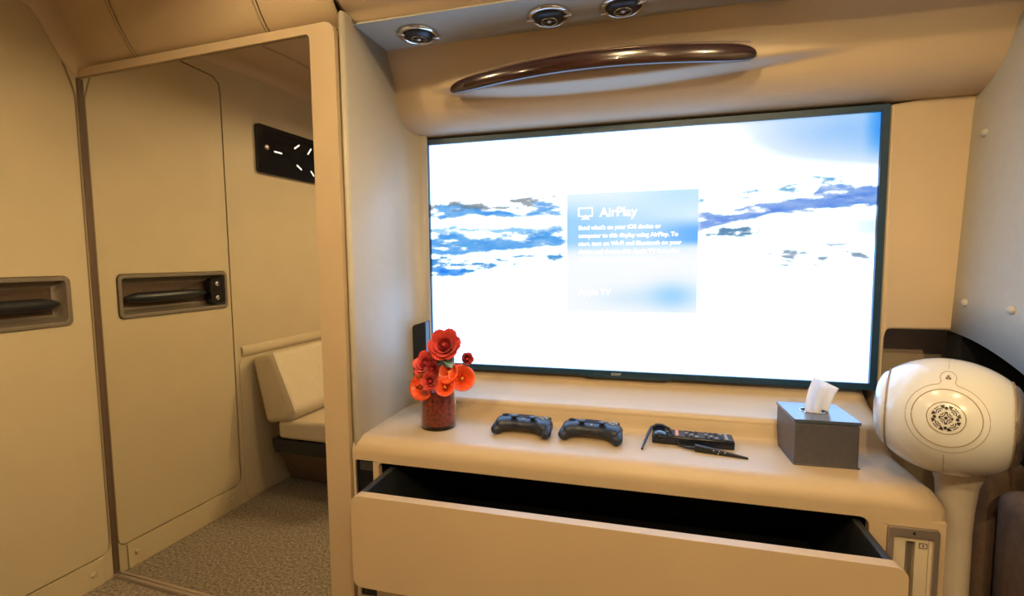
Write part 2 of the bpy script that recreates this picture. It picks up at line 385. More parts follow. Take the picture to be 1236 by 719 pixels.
# right wall: leaning panel with screw caps above a dark recess
wr = struct(empty('wall_right', (1.45, -.6, FLOOR)))
def RW(y, d, z): return Vector((1.380 + .036 * (z - .13) - d + .10 * max(0, z - .70), y, z))
def zedge(y):
    t = max(0., -y); return .139 - .05 * t - .62 * t * t
ys = [.18, .12, .06] + [.04 - i * .02 for i in range(1, 24)] + [-.6, -.8]
b = BM(); rows = []
for y in ys:
    z0 = max(zedge(y), -.3); rows.append([RW(y, 0, z0 + (1.2 - z0) * k / 10) for k in range(11)])
rows.append([RW(-2.6, 0, -.3 + 1.5 * k / 10) for k in range(11)])
loft(b, rows); o = obj('wall_panel', b, m_grey, wr, smooth=True); s = o.modifiers.new('solid', 'SOLIDIFY'); s.thickness = .012; s.offset = 1
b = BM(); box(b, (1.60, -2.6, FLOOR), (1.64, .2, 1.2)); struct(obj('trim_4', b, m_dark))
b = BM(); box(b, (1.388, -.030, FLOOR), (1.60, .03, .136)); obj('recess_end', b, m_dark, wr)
for y, z in ((-.044, .214), (-.198, .212), (-.05, .604)):
    Mx = Matrix.Translation(RW(y, 0, z)) @ Matrix.Rotation(-PI / 2, 4, 'Y')
    obj('screw_cap', lathe(BM(), [(.0095, 0), (.0095, .002), (.007, .006), (0, .0085)], Mx, 16), m_cream, wr, smooth=True)

# overhead: soffit and curved valance
ov = struct(empty('trim_3', (.6, -.2, .91)))
b = BM(); box(b, (CX - .02, -.303, .915), (1.55, -.118, .925)); obj('soffit', b, m_grey, ov)
VP = smooth_poly([(-.142, .9165), (-.130, .893), (-.104, .846), (-.088, .785), (-.074, .752), (-.048, .724), (-.014, .706), (.03, .703), (.17, .705)], 8)
VPF = []
for (ya, za), (yb, zb) in zip(VP[:-1], VP[1:]):
    VPF += [(ya, za), ((ya + yb) / 2, (za + zb) / 2)]
VPF.append(VP[-1])
def vscoop(x):
    s = (x - .06) / (1.13 - .06)
    return 0 if s <= 0 or s >= 1 else math.sin(PI * s ** .8) ** .9
b = BM(); rows = []; nx = 96
for i in range(nx + 1):
    x = CX + (1.50 - CX) * i / nx; A = .050 * vscoop(x); ze = .800 - .035 * vscoop(x)
    row = []
    for y, z in VPF:
        t = min(1, max(0, (z - ze) / .02)) if y < -.02 else 0; t = t * t * (3 - 2 * t)
        top = min(1, max(0, (.915 - z) / .11))
        row.append(Vector((x, y - A * t * top, z - .0 * t)))
    rows.append(row)
loft(b, rows); obj('valance', b, m_tan, ov, smooth=True, angle=80)

# air vents
def vent(x, y, label, spin):
    t = thing('air_vent', label, 'air vent', (x, y, .9145), spin, PI, 0, 'round air vents in the overhead panel')
    obj('bezel_ring', lathe(BM(), [(.053, -.001), (.054, .003), (.051, .0065), (.045, .0075), (.041, .004), (.040, -.001)], n=48, cap=False), m_chrome, t, smooth=True, world=False, angle=70)
    obj('nozzle', lathe(BM(), [(.0415, -.001), (.041, .004), (.036, .009), (.026, .0125), (.016, .0135), (.013, .010), (0, .009)], n=40), m_black, t, smooth=True, world=False)
    for s in (-1, 1):
        b = BM(); box(b, (min(s * .034, s * .056), -.005, 0), (max(s * .034, s * .056), .005, .0085)); obj('lug', b, m_chrome, t, bevel=.002, world=False)
    b = tube(BM(), [(.0195 * math.cos(a), .0195 * math.sin(a), .0145) for a in [2 * PI * k / 32 for k in range(33)]], .0012, 6); obj('inner_ring', b, m_chrome, t, smooth=True, world=False)
    b = BM(); box(b, (-.019, -.0012, .009), (.019, .0012, .0145)); obj('bar', b, m_chrome, t, world=False)
    obj('centre_pin', lathe(BM(), [(.006, .008), (.006, .015), (.003, .017), (0, .017)], n=14), m_satin, t, smooth=True, world=False)
vent(.073, -.212, 'leftmost round chrome air vent, nearest the pillar, in the overhead panel', .5)
vent(.420, -.212, 'second round chrome air vent from the left, above the wooden handle', 0)
vent(.595, -.212, 'third round chrome air vent from the left, cut by the picture edge', -.35)
vent(.947, -.200, 'rightmost air vent, only its rim showing at the top edge', 0)

# wooden handle
hd = thing('grab_handle', 'long dark walnut crescent grab handle above the screen', 'handle', (.51, -.15, .80))
def hpath(s):
    x = .122 + .778 * s; A = .050 * vscoop(x)
    return Vector((x, -.108 - A * .8 - .026 * math.sin(PI * s) ** .8, .797 + .006 * s + .014 * math.sin(PI * s) ** .9))
def hrow(s, k=1.0, dz=0., n=20):
    p = hpath(s); e = max(0, 1 - abs(2 * s - 1) ** 14) ** .5 if 0 < s < 1 else 0
    hz_ = (.0195 + .003 * s) * (e * .95 + .05) * k; hy_ = .012 * (e * .9 + .1) * k
    out = []
    for i in range(n):
        a = 2 * PI * i / n; c, sn = math.cos(a), math.sin(a)
        out.append(p + Vector((0, hy_ * math.copysign(abs(c) ** .8, c) + .006 * (sn > 0) * 0, hz_ * math.copysign(abs(sn) ** .75, sn) + dz)))
    return out
ss = [0, .004, .01, .02, .035, .055] + [.08 + .84 * i / 28 for i in range(29)] + [.945, .965, .98, .99, .996, 1]
obj('wood_grip', loft(BM(), [hrow(s) for s in ss], closed=True, caps=True), m_wood, hd, smooth=True, angle=70)
b = tube(BM(), [hpath(s) + Vector((0, -.006, .0215 + .003 * s)) for s in [.02 + .96 * i / 40 for i in range(41)]], .0016, 6); obj('edge_trim', b, m_satin, hd, smooth=True)

# ------------------------------------------------------------------ television
tv = thing('television', 'large flat television glowing white with a snowy mountain picture', 'television', (.605, 0, -.016))
b = plate(BM(), rrect(-.0155, 1.2265, -.0165, .696, .003), [rrect(0, 1.21, 0, .68, .0005)], -.008, .03, XYZ); obj('bezel', b, m_bezel, tv, bevel=.0015)
b = BM(); box(b, (-.012, .006, -.012), (1.222, .035, .69)); obj('back_shell', b, m_black, tv, bevel=.003)
b = plate(BM(), [(.475, -.0165), (.49, -.0215), (.71, -.0215), (.725, -.0165)], [], -.008, .02, XYZ); obj('chin_strip', b, m_bezel, tv, bevel=.001)

def vnoise(shape_x, shape_y, fx, fy, seed, octs=4):
    rng = np.random.RandomState(seed); out = np.zeros((shape_y, shape_x)); amp = 1; tot = 0
    for o_ in range(octs):
        gx, gy = int(fx * 2 ** o_) + 2, int(fy * 2 ** o_) + 2; g = rng.rand(gy + 1, gx + 1)
        X = np.linspace(0, gx - 1.001, shape_x); Y = np.linspace(0, gy - 1.001, shape_y)
        xi = X.astype(int); yi = Y.astype(int); tx = X - xi; ty = Y - yi; tx = tx * tx * (3 - 2 * tx); ty = ty * ty * (3 - 2 * ty)
        a = g[np.ix_(yi, xi)]; b_ = g[np.ix_(yi, xi + 1)]; c = g[np.ix_(yi + 1, xi)]; d = g[np.ix_(yi + 1, xi + 1)]
        out += amp * ((a * (1 - tx) + b_ * tx) * (1 - ty)[:, None] + (c * (1 - tx) + d * tx) * ty[:, None]); tot += amp; amp *= .55
    return out / tot
NX, NY = 520, 292
U, V = np.meshgrid(np.linspace(0, 1, NX), np.linspace(0, 1, NY))
sst = lambda a, b_, x: np.clip((x - a) / (b_ - a), 0, 1) ** 2 * (3 - 2 * np.clip((x - a) / (b_ - a), 0, 1))
img = np.ones((NY, NX, 3))
def blend(img, mask, col): return img * (1 - mask[..., None]) + np.array(col) * mask[..., None]
n1 = vnoise(NX, NY, 9, 14, 3, 6); n2 = vnoise(NX, NY, 16, 40, 5, 6); n3 = vnoise(NX, NY, 4, 6, 9, 3); n4 = vnoise(NX, NY, 30, 60, 12, 5)
# sky, deeper blue to the top right corner
sky = sst(.60, 1.05, U + .55 * (V - .9)) * sst(.74, .95, V) * (.75 + .5 * n3)
img = blend(img, np.clip(sky, 0, 1) * .85, (.40, .68, .97))
img = blend(img, sst(.965, 1.0, U) * sst(.80, .95, V) * .8, (.10, .55, .97))
img = blend(img, sst(.10, 0, U) * sst(.80, .9, V) * .10, (.6, .8, 1))
# left ranges
def ridge(uu, pts): return np.interp(uu, [p[0] for p in pts], [p[1] for p in pts])
jag = (vnoise(NX, 1, 26, 1, 21, 5)[0] - .5) * .045
def band(top, bot, u0, u1, thr, col, amt=1., seed=None, nn=None):
    global img
    t = ridge(U[0], top) + jag; bo = ridge(U[0], bot) - jag * .6
    m = sst(-.006, .008, t[None, :] - V) * sst(-.006, .006, V - bo[None, :]) * sst(u0 - .01, u0 + .01, U) * sst(u1 + .01, u1 - .01, U)
    m = m * sst(thr - .09, thr + .09, nn if nn is not None else n2) * (.55 + .75 * n4)
    img = blend(img, m * amt, col)
band([(0, .735), (.12, .73), (.2, .70), (.27, .735), (.34, .71)], [(0, .66), (.1, .68), (.2, .665), (.34, .67)], -.1, .345, .44, (.30, .62, .93))
band([(0, .745), (.1, .74), (.2, .74), (.28, .755), (.34, .74)], [(0, .70), (.2, .70), (.34, .71)], -.1, .345, .52, (.45, .50, .55), .7, nn=n4)
band([(0, .64), (.1, .625), (.16, .63), (.3, .61), (.345, .62)], [(0, .60), (.34, .58)], -.1, .35, .50, (.45, .75, 1.0), .8)
band([(0, .60), (.06, .60), (.13, .58), (.2, .595), (.3, .60), (.345, .61)], [(0, .50), (.1, .505), (.2, .52), (.34, .54)], -.1, .35, .37, (.25, .60, .93), .9)
band([(0, .50), (.1, .49), (.2, .50), (.34, .52)], [(0, .42), (.1, .41), (.2, .45), (.34, .48)], -.1, .35, .56, (.22, .55, .85), .85, nn=n4)
band([(0, .46), (.1, .455), (.18, .44)], [(0, .40), (.18, .42)], -.1, .09, .45, (.05, .48, .95), .9)
# right range
band([(.65, .66), (.7, .66), (.74, .675), (.85, .705), (.88, .70), (.90, .735), (.93, .74), (.97, .735), (1, .745)],
     [(.65, .585), (.72, .615), (.8, .645), (.88, .655), (.93, .665), (1, .66)], .655, 1.1, .40, (.34, .55, .90), .95)
band([(.65, .72), (.8, .74), (.9, .78), (1, .775)], [(.65, .70), (.8, .715), (.9, .74), (1, .755)], .655, 1.1, .56, (.30, .62, .85), .8, nn=n4)
band([(.65, .60), (.75, .60), (.85, .59)], [(.65, .56), (.85, .555)], .66, .80, .55, (.2, .45, .65), .8, nn=n4)
band([(.80, .50), (1, .53)], [(.80, .44), (1, .47)], .80, 1.1, .62, (.3, .45, .6), .6, nn=n4)
img = blend(img, sst(.86, 1, U) * sst(.66, .6, V) * sst(.5, .58, V) * .35, (.55, .75, 1))
# translucent message card
card = ((U > .355) & (U < .655) & (V > .252) & (V < .755)).astype(float)
cc = np.ones((NY, NX, 3)) * np.array([.88, .955, 1.0])
cu = (U - .355) / .30; cv = (V - .252) / .503
cc = blend(cc, np.clip(sst(.45, .62, cv) * sst(1.0, .72, cv) * (1.15 - 1.0 * cu), 0, 1) * .85, (.56, .80, 1.0))
cc = blend(cc, sst(.45, 1, cu) * sst(.52, .60, cv) * sst(.80, .66, cv) * .95, (.36, .68, 1.0))
cc = blend(cc, sst(.75, .97, cv) * sst(.3, .9, cu) * .6, (.62, .84, .97))
cc = blend(cc, sst(.60, .42, cv) * .85, (.985, .99, 1.0))
cc = blend(cc, np.exp(-((cu - .82) ** 2 / .035 + (cv - .14) ** 2 / .012)) * .8, (.55, .80, .99))
cc = blend(cc, np.exp(-((cu - .5) ** 2 / .08 + (cv - .12) ** 2 / .008)) * .3, (.6, .82, .97))
img = img * (1 - card[..., None]) + cc * card[..., None]
lin = np.clip(img, 0, 1) ** 2.2
gm = sst(.62, 1.0, lin.min(axis=2)) * (1 - card)
gain = 1 + (SCREEN_GAIN - 1) * gm
# blown-out white areas are brighter than white; tint them slightly cool
lin = lin * (1 + (gain[..., None] - 1) * np.array([1, 1, 1.])) * (1 + (np.array([.50, .86, 1.5]) - 1) * gm[..., None])
me = bpy.data.meshes.new('display'); vs = np.stack([U * 1.21, np.zeros_like(U) + .002, V * .68], -1).reshape(-1, 3)
idx = np.arange(NX * NY).reshape(NY, NX); fc = np.stack([idx[:-1, :-1], idx[:-1, 1:], idx[1:, 1:], idx[1:, :-1]], -1).reshape(-1, 4)
me.from_pydata((vs - np.array([.605, 0, -.016])).tolist(), [], fc.tolist())
ca = me.color_attributes.new('picture', 'FLOAT_COLOR', 'POINT'); ca.data.foreach_set('color', np.concatenate([lin.reshape(-1, 3), np.ones((NX * NY, 1))], 1).astype(np.float32).ravel())
ms = bpy.data.materials.new('lit_screen'); ms.use_nodes = True; nt = ms.node_tree; p = nt.nodes['Principled BSDF']
at = nt.nodes.new('ShaderNodeAttribute'); at.attribute_name = 'picture'; nt.links.new(at.outputs['Color'], p.inputs['Emission Color']); p.inputs['Emission Strength'].default_value = 1
p.inputs['Base Color'].default_value = (.01, .01, .01, 1); p.inputs['Roughness'].default_value = .25
me.materials.append(ms); o = bpy.data.objects.new('display', me); COL.objects.link(o); o.parent = tv
m_scrw = mat('screen_white', (.9, .9, .9), .5, emit=((1, 1, 1), 1.25))
SX, SZ = 1.21, .68
text('heading_text', 'AirPlay', .036, m_scrw, tv, (.434 * SX, -.0005, .655 * SZ), off=.0004)
text('message_text', "Send what's on your iOS device or\ncomputer to this display using AirPlay. To\nstart, turn on Wi-Fi and Bluetooth on your\ndevice and choose this Apple TV from the\nAirPlay menu in Control Center.", .0162, m_scrw, tv, (.384 * SX, -.0005, .602 * SZ), line=1.42, off=.0004)
text('caption_text', 'Apple TV', .024, m_scrw, tv, (.384 * SX, -.0005, .325 * SZ), off=.0003)
# small screen-and-triangle symbol
b = BM(); ix, iz = .383 * SX, .645 * SZ
plate(b, rrect(ix, ix + .042, iz + .008, iz + .034, .002), [rrect(ix + .003, ix + .039, iz + .011, iz + .031, .001)], -.0005, -.0001, XYZ)
plate(b, [(ix + .009, iz), (ix + .033, iz), (ix + .021, iz + .013)], [], -.0008, -.0002, XYZ)
obj('display_symbol', b, m_scrw, tv)
m_logo = mat('logo_grey', (.55, .58, .62), .4, metal=.5)
text('logo', 'SONY', .0105, m_logo, tv, (.560, -.0085, -.0125), align='CENTER', off=.0003).location.x = .605 - .605 - .03
# black unit between the screen and the cheek wall
su = thing('side_unit', 'black plastic unit tucked between the television and the pale side wall', 'device', (-.05, .01, -.06))
b = plate(BM(), [(-.049, -.045), (-.004, -.045), (-.004, .136), (-.045, .123), (-.050, .117)], [], -.048, -.0095, XYZ); obj('shell', b, m_black, su, bevel=.003)

# ------------------------------------------------------------------ console cabinet under the television
cb = thing('console_cabinet', 'long moulded tan console cabinet with an open drawer below the television', 'cabinet', (.57, -.2, FLOOR))
ZC = -.130
def arc(cx, cy, r, t0, t1, n): return [(cx + r * math.cos(t0 + (t1 - t0) * i / n), cy + r * math.sin(t0 + (t1 - t0) * i / n)) for i in range(n + 1)]
wp = [(-.350, -.186)] + arc(-.310, -.170, .040, PI, PI / 2, 10) + [(-.25, ZC), (-.19, ZC)] + arc(-.160, ZC + .018, .018, -PI / 2, 0, 5)[:-1] + [(-.141, -.108), (-.134, -.088)] + arc(-.117, -.088, .017, PI, PI * .56, 5) + \
     smooth_poly([(-.08, -.067), (-.04, -.056), (.0, -.038), (.035, -.010), (.055, .04), (.06, .10)], 3)
def riser(x):
    s = 1 - min(1, max(0, (x - CX) / .17)); s = s * s * (3 - 2 * s); out = []
    for y, z in wp:
        if y > -.185: y = y + s * .17 * max(0, min(1, (.06 - y) / .2)) ** .7; z = ZC + (z - ZC) * (1 - .35 * s * (y < .05))
        out.append((y, z))
    return out
rows = [[Vector((CX + .003, y, z)) for y, z in riser(CX)]] + [[Vector((CX + .17 * k / 12, y, z)) for y, z in riser(CX + .17 * k / 12)] for k in range(1, 13)]
XE = 1.217
for x, d in [(XE - .05, 0)] + [(XE - .035 + .035 * math.sin(t), .035 * (1 - math.cos(t))) for t in [i / 8 * PI / 2 for i in range(0, 9)]]:
    pr = offs(wp, -d); pr = [((wp[i][0] + .30 * d) if wp[i][0] < -.30 else p[0], p[1] if i else wp[0][1]) for i, p in enumerate(pr)]
    rows.append([Vector((x, y, z)) for y, z in pr])
rows.append([Vector((XE, max(y, -.31), z - .25 if i > 12 else min(z, -.19))) for i, (y, z) in enumerate(pr)])
o = obj('worktop', loft(BM(), rows), m_tan, cb, smooth=True, angle=60)
HOLE = rrect(-.002, 1.087, -.415, -.191, (.01, .01, .018, .012))
SLOTL = rrect(-.067, -.018, -.56, -.188, .003); SLOTR = rrect(1.118, 1.204, -.46, -.201, .006)
b = plate(BM(), rrect(CX + .004, XE - .002, FLOOR, -.1855, (0, .0, .0, 0)), [HOLE, SLOTL, SLOTR], -.350, -.332, XYZ); obj('front_face', b, m_tan, cb, bevel=.003, seg=3)
b = BM(); box(b, (XE - .022, -.340, FLOOR), (XE - .002, .04, -.165)); obj('end_panel', b, m_tan, cb, bevel=.004)
b = BM(); box(b, (CX + .003, -.33, FLOOR), (-.012, -.10, -.15)); obj('left_core', b, m_lining, cb)
b = BM(); box(b, (1.098, -.325, FLOOR), (1.19, -.10, -.15)); obj('right_core', b, m_lining, cb)
b = BM(); box(b, (-.012, -.03, FLOOR), (1.098, -.02, -.14)); obj('cavity_back', b, m_lining, cb)
b = BM(); box(b, (-.012, -.33, -.150), (1.098, -.02, -.146)); obj('cavity_top', b, m_lining, cb)
# drawer
YD = -.50
b = plate(BM(), rrect(.015, 1.088, -.417, -.201, .020), [], YD - .001, YD + .022, XYZ); dwr = obj('drawer', b, m_tan, cb, bevel=.005, seg=3)
def dpart(name, lo, hi, m=m_lining, bev=.0):
    b = BM(); box(b, lo, hi); return obj(name, b, m, dwr, bevel=bev)
m_rail = mat('dark_rail', (.022, .024, .027), .5)
dpart('drawer_side', (.020, YD + .022, -.40), (.034, -.04, -.206), m_rail, .003); dpart('drawer_side', (1.064, YD + .022, -.40), (1.078, -.04, -.206), m_rail, .003)
dpart('drawer_bottom', (.02, YD + .022, -.405), (1.078, -.04, -.395)); dpart('drawer_back', (.02, -.05, -.40), (1.078, -.04, -.22))
dpart('inner_lining', (.034, YD + .022, -.395), (1.064, YD + .026, -.212))
# black slot panel on the left
b = BM(); box(b, (-.0665, -.345, -.559), (-.0185, -.33, -.189)); sl = obj('control_panel', b, m_gloss, cb, bevel=.001)
b = BM(); box(b, (-.0665, -.352, -.559), (-.0620, -.34, -.189)); obj('chrome_edge', b, m_chrome, sl)
b = BM(); box(b, (-.058, -.347, -.216), (-.020, -.344, -.192)); obj('button_bar', b, m_rail, sl, bevel=.001)
Mx = Matrix.Translation((-.046, -.347, -.204)) @ Matrix.Rotation(PI / 2, 4, 'X')
obj('indicator', lathe(BM(), [(.0016, 0), (.0012, .001), (0, .001)], Mx, 10), m_chrome, sl)
# metal framed slot on the right
b = plate(BM(), rrect(1.1185, 1.2035, -.4595, -.2015, .006), [rrect(1.128, 1.194, -.45, -.2195, .003)], -.355, -.335, XYZ); sr = obj('slot_frame', b, m_satin, cb, bevel=.0015)
b = plate(BM(), rrect(1.127, 1.195, -.451, -.2185, .003), [rrect(1.150, 1.166, -.44, -.230, .001)], -.349, -.338, XYZ); obj('slot_plate', b, m_beigepl, sr, bevel=.001)
b = BM(); box(b, (1.147, -.338, -.44), (1.169, -.334, -.225)); obj('slot_recess', b, m_taupe, sr)
b = BM(); box(b, (1.152, -.342, -.44), (1.157, -.336, -.231)); obj('slot_guide', b, m_satin, sr)
b = plate(BM(), rrect(1.172, 1.186, -.242, -.231, .001), [rrect(1.1735, 1.1845, -.2405, -.2325, .0005)], -.3498, -.349, XYZ); plate(b, rrect(1.1775, 1.1805, -.2385, -.2345, .001), [], -.3498, -.349, XYZ)
obj('icon', b, m_taupe, sr)
b = BM(); box(b, (1.1875, -.3495, -.45), (1.1883, -.348, -.222)); obj('groove', b, m_line, sr)
b = plate(BM(), rrect(1.1585, 1.1625, -.213, -.2075, .001), [], -.3555, -.355, XYZ); obj('emblem', b, m_chrome, sr)

# ------------------------------------------------------------------ speaker and its stand
SPC = Vector((1.222, -.312, .014))
tocam = (CAM - SPC); fa = Vector((tocam.x, tocam.y, 0)).normalized()
rz = math.atan2(fa.x, -fa.y)                         # local -Y looks towards the room
sp = thing('speaker', 'white glossy egg-shaped loudspeaker with a round rosette front on the right', 'speaker', SPC, rz, -math.radians(12))
sp.scale = (.83, .93, .94)
RX, RY, RZ = .128, .138, .119
def surf(x, z, k=1.0):
    q = max(0, 1 - (x / .150) ** 2 - (z / RZ) ** 2); return Vector((x, -RY * k * math.sqrt(q), z))
b = BM(); rows = []
for i in range(41):
    x = -.106 + .212 * i / 40; s = math.sqrt(max(0, 1 - (x / .150) ** 2))
    rows.append([Vector((x, RY * s * math.cos(2 * PI * j / 56), RZ * s * math.sin(2 * PI * j / 56))) for j in range(56)])
loft(b, rows, closed=True, caps=True); obj('shell', b, m_white, sp, smooth=True, world=False, angle=60)
s0 = math.sqrt(1 - (.106 / .150) ** 2)
for sgn, mm in ((-1, m_white), (1, mat('smoked_dome', (.30, .25, .22), .12, metal=.8))):
    b = BM(); rows = []
    for i in range(13):
        t = i / 12 * PI / 2; rows.append([Vector((sgn * (.107 + .030 * math.sin(t)), RY * s0 * .96 * math.cos(t) * math.cos(2 * PI * j / 48), RZ * s0 * .96 * math.cos(t) * math.sin(2 * PI * j / 48))) for j in range(48)])
    loft(b, rows, closed=True); bmesh.ops.remove_doubles(b, verts=b.verts[:], dist=1e-5)
    dm = obj('woofer_dome', b, mm, sp, smooth=True, world=False)
    if sgn > 0: dm['label'] = 'smoked metallic woofer dome'
    b = tube(BM(), [(sgn * .1065, RY * s0 * 1.0 * math.cos(2 * PI * j / 48), RZ * s0 * 1.0 * math.sin(2 * PI * j / 48)) for j in range(49)], .0016, 6); obj('dome_ring', b, m_line, sp, smooth=True, world=False)
def ring(name, rx, rzz, w, a0=0., a1=2 * PI, cz=0., n=64, m=m_line):
    pts = [surf(rx * math.cos(a0 + (a1 - a0) * k / n), cz + rzz * math.sin(a0 + (a1 - a0) * k / n)) for k in range(n + 1)]
    return obj(name, tube(BM(), pts, w, 6), m, sp, smooth=True, world=False)
ring('seam_ring', .0315, .0295, .0009); ring('seam_ring', .0575, .0535, .0009); ring('seam_ring', .0685, .0640, .0005, PI / 2 + .22, 2 * PI + PI / 2 - .22)
# keyhole around the small badge
pts = [surf(.0685 * math.cos(PI / 2 + .22), .0640 * math.sin(PI / 2 + .22))] + [surf(.0135 * math.cos(t), .0765 + .0125 * math.sin(t)) for t in [PI + .6 - i * (PI + 1.2) / 16 for i in range(17)]] + [surf(.0685 * math.cos(PI / 2 - .22), .0640 * math.sin(PI / 2 - .22))]
obj('badge_seam', tube(BM(), pts, .0005, 6), m_line, sp, smooth=True, world=False)
obj('shell_seam', tube(BM(), [surf(0.0, z) for z in (.095, .1, .105, .11, .115)], .0004, 6), m_line, sp, world=False)
obj('shell_seam', tube(BM(), [surf(0.0, z) for z in (-.070, -.08, -.09, -.1, -.11, -.116)], .0005, 6), m_line, sp, world=False)
def surf_plate(bm, poly, lift=.0006):
    vs = [bm.verts.new(surf(x, z) + Vector((0, -lift, 0))) for x, z in poly]; bm.faces.new(vs)
b = BM()                                                   # rosette grille: dark openings
for q in range(4):
    a0 = q * PI / 2 + PI / 4
    for rr, wd_, half in ((.0045, .0016, 1.25), (.0082, .0017, 1.35)):
        cx_, cz_ = .0125 * math.cos(a0), .0125 * math.sin(a0)
        for side in (0, PI):
            inn = []; out = []
            for k in range(9):
                t = a0 + side - half * .85 + 2 * half * .85 * k / 8
                inn.append((cx_ + (rr - wd_) * math.cos(t), cz_ + (rr - wd_) * math.sin(t))); out.append((cx_ + rr * math.cos(t), cz_ + rr * math.sin(t)))
            surf_plate(b, out + inn[::-1])
    for da in (-.30, .30):                                   # outer pieces
        t0 = q * PI / 2 + da; surf_plate(b, [(.0245 * math.cos(t0 - .17), .0245 * math.sin(t0 - .17)), (.0245 * math.cos(t0 + .17), .0245 * math.sin(t0 + .17)), (.0185 * math.cos(t0 + .05), .0185 * math.sin(t0 + .05)), (.0185 * math.cos(t0 - .12), .0185 * math.sin(t0 - .12))])
    t0 = q * PI / 2 + PI / 4; surf_plate(b, [(r * math.cos(t), r * math.sin(t)) for r, t in ((.0245, t0 - .22), (.0245, t0 + .22), (.0228, t0 + .2), (.0228, t0 - .2))])
    t0 = q * PI / 2; surf_plate(b, [(.0185 * math.cos(t0) + .0032 * math.cos(k * PI / 4), .0185 * math.sin(t0) + .0032 * math.sin(k * PI / 4)) for k in range(8)])
    surf_plate(b, [(.0105 * math.cos(t0) + .0016 * math.cos(k * PI / 4), .0105 * math.sin(t0) + .0016 * math.sin(k * PI / 4)) for k in range(8)])
surf_plate(b, [(.003 * math.cos(k * PI / 5), .003 * math.sin(k * PI / 5)) for k in range(10)])
obj('rosette_grille', b, m_pupil, sp, world=False)
b = BM()
for k in range(3):
    a = PI / 2 + k * 2 * PI / 3; surf_plate(b, [(.0028 * math.cos(a) + .0024 * math.cos(j * PI / 5), .0765 + .0028 * math.sin(a) + .0024 * math.sin(j * PI / 5)) for j in range(10)])
obj('badge', b, m_taupe, sp, world=False)

st = thing('speaker_stand', 'slender cream pedestal holding the egg-shaped loudspeaker beside the cabinet', 'stand', (1.255, -.295, FLOOR))
prof = [(.036, 0), (.036, .012), (.034, .03), (.034, .10), (.029, .30), (.028, .48), (.030, .53), (.034, .575), (.042, .600), (.040, .605)]
obj('column', lathe(BM(), prof[2:], n=40), m_standw, st, smooth=True, world=False)
obj('foot', lathe(BM(), prof[:3], n=40), m_standw, st, smooth=True, world=False)

# dark seat at the right edge
se = thing('cabin_seat', 'dark brown fabric seat behind the speaker stand at the right edge', 'seat', (1.45, -.2, FLOOR))
b = BM(); box(b, (1.372, -.165, FLOOR), (1.47, -.062, -.13)); obj('side_bolster', b, m_seat, se, bevel=.03, seg=5)
b = BM(); box(b, (1.378, -.50, FLOOR), (1.58, -.180, -.165)); obj('cushion', b, m_seat, se, bevel=.035, seg=5)

# ------------------------------------------------------------------ tissue box
tb = thing('tissue_box', 'grey-brown leather cube tissue box standing on the cabinet top', 'tissue box', (1.033, -.197, ZC), math.radians(2))
b = BM(); box(b, (-.0625, -.066, 0), (.0625, .066, .094)); obj('body', b, m_boxl, tb, bevel=.002, world=False)
circ = [(.028 * math.cos(2 * PI * k / 28) - .004, .020 * math.sin(2 * PI * k / 28) + .005) for k in range(28)]
b = plate(BM(), rrect(-.0645, .0645, -.068, .068, .003), [circ], .096, .103, lambda u, d, v: Vector((u, v, d))); obj('lid', b, m_lid, tb, bevel=.0012, world=False)
b = plate(BM(), [(.0295 / .028 * x, z) for x, z in circ], [circ], .1025, .1045, lambda u, d, v: Vector((u, v, d))) if False else tube(BM(), [(x, z, .1035) for x, z in circ + circ[:1]], .0012, 6)
obj('slot_trim', b, m_chrome, tb, smooth=True, world=False)
b = BM(); box(b, (-.064, -.0675, -.0), (.0655, .067, .003)); obj('base_flange', b, m_boxl, tb, bevel=.001, world=False)
ts = thing('tissue', 'white paper tissue sticking up out of the grey box', 'tissue', (1.033, -.190, ZC + .085))
b = BM(); rows = []
for i in range(13):
    t = i / 12; row = []
    for j in range(15):
        s = j / 14 * 2 - 1; wdt = .023 + .004 * t + (.001 * math.sin(4 * t))
        row.append(Vector((s * wdt + .020 * t * t + .002, .008 * math.sin(2.4 * s + 1.5 * t) * (1 - .3 * t) + .010 * t - .004 * math.sin(7 * s) * (1 - t), t * .083 - .012 * s * t + .000)))
    rows.append(row)
loft(b, rows); o = obj('sheet', b, m_tissue, ts, smooth=True, world=False, angle=80); s = o.modifiers.new('solid', 'SOLIDIFY'); s.thickness = .0006
b = BM(); rows = []
for i in range(11):
    t = i / 10; rows.append([Vector(((j / 10 * 2 - 1) * .018 * (1 - .4 * t) + .006 + .016 * t, .012 + .006 * math.sin(3 * j / 10), t * .070)) for j in range(11)])
loft(b, rows); o = obj('sheet', b, m_tissue, ts, smooth=True, world=False, angle=80); s = o.modifiers.new('solid', 'SOLIDIFY'); s.thickness = .0006

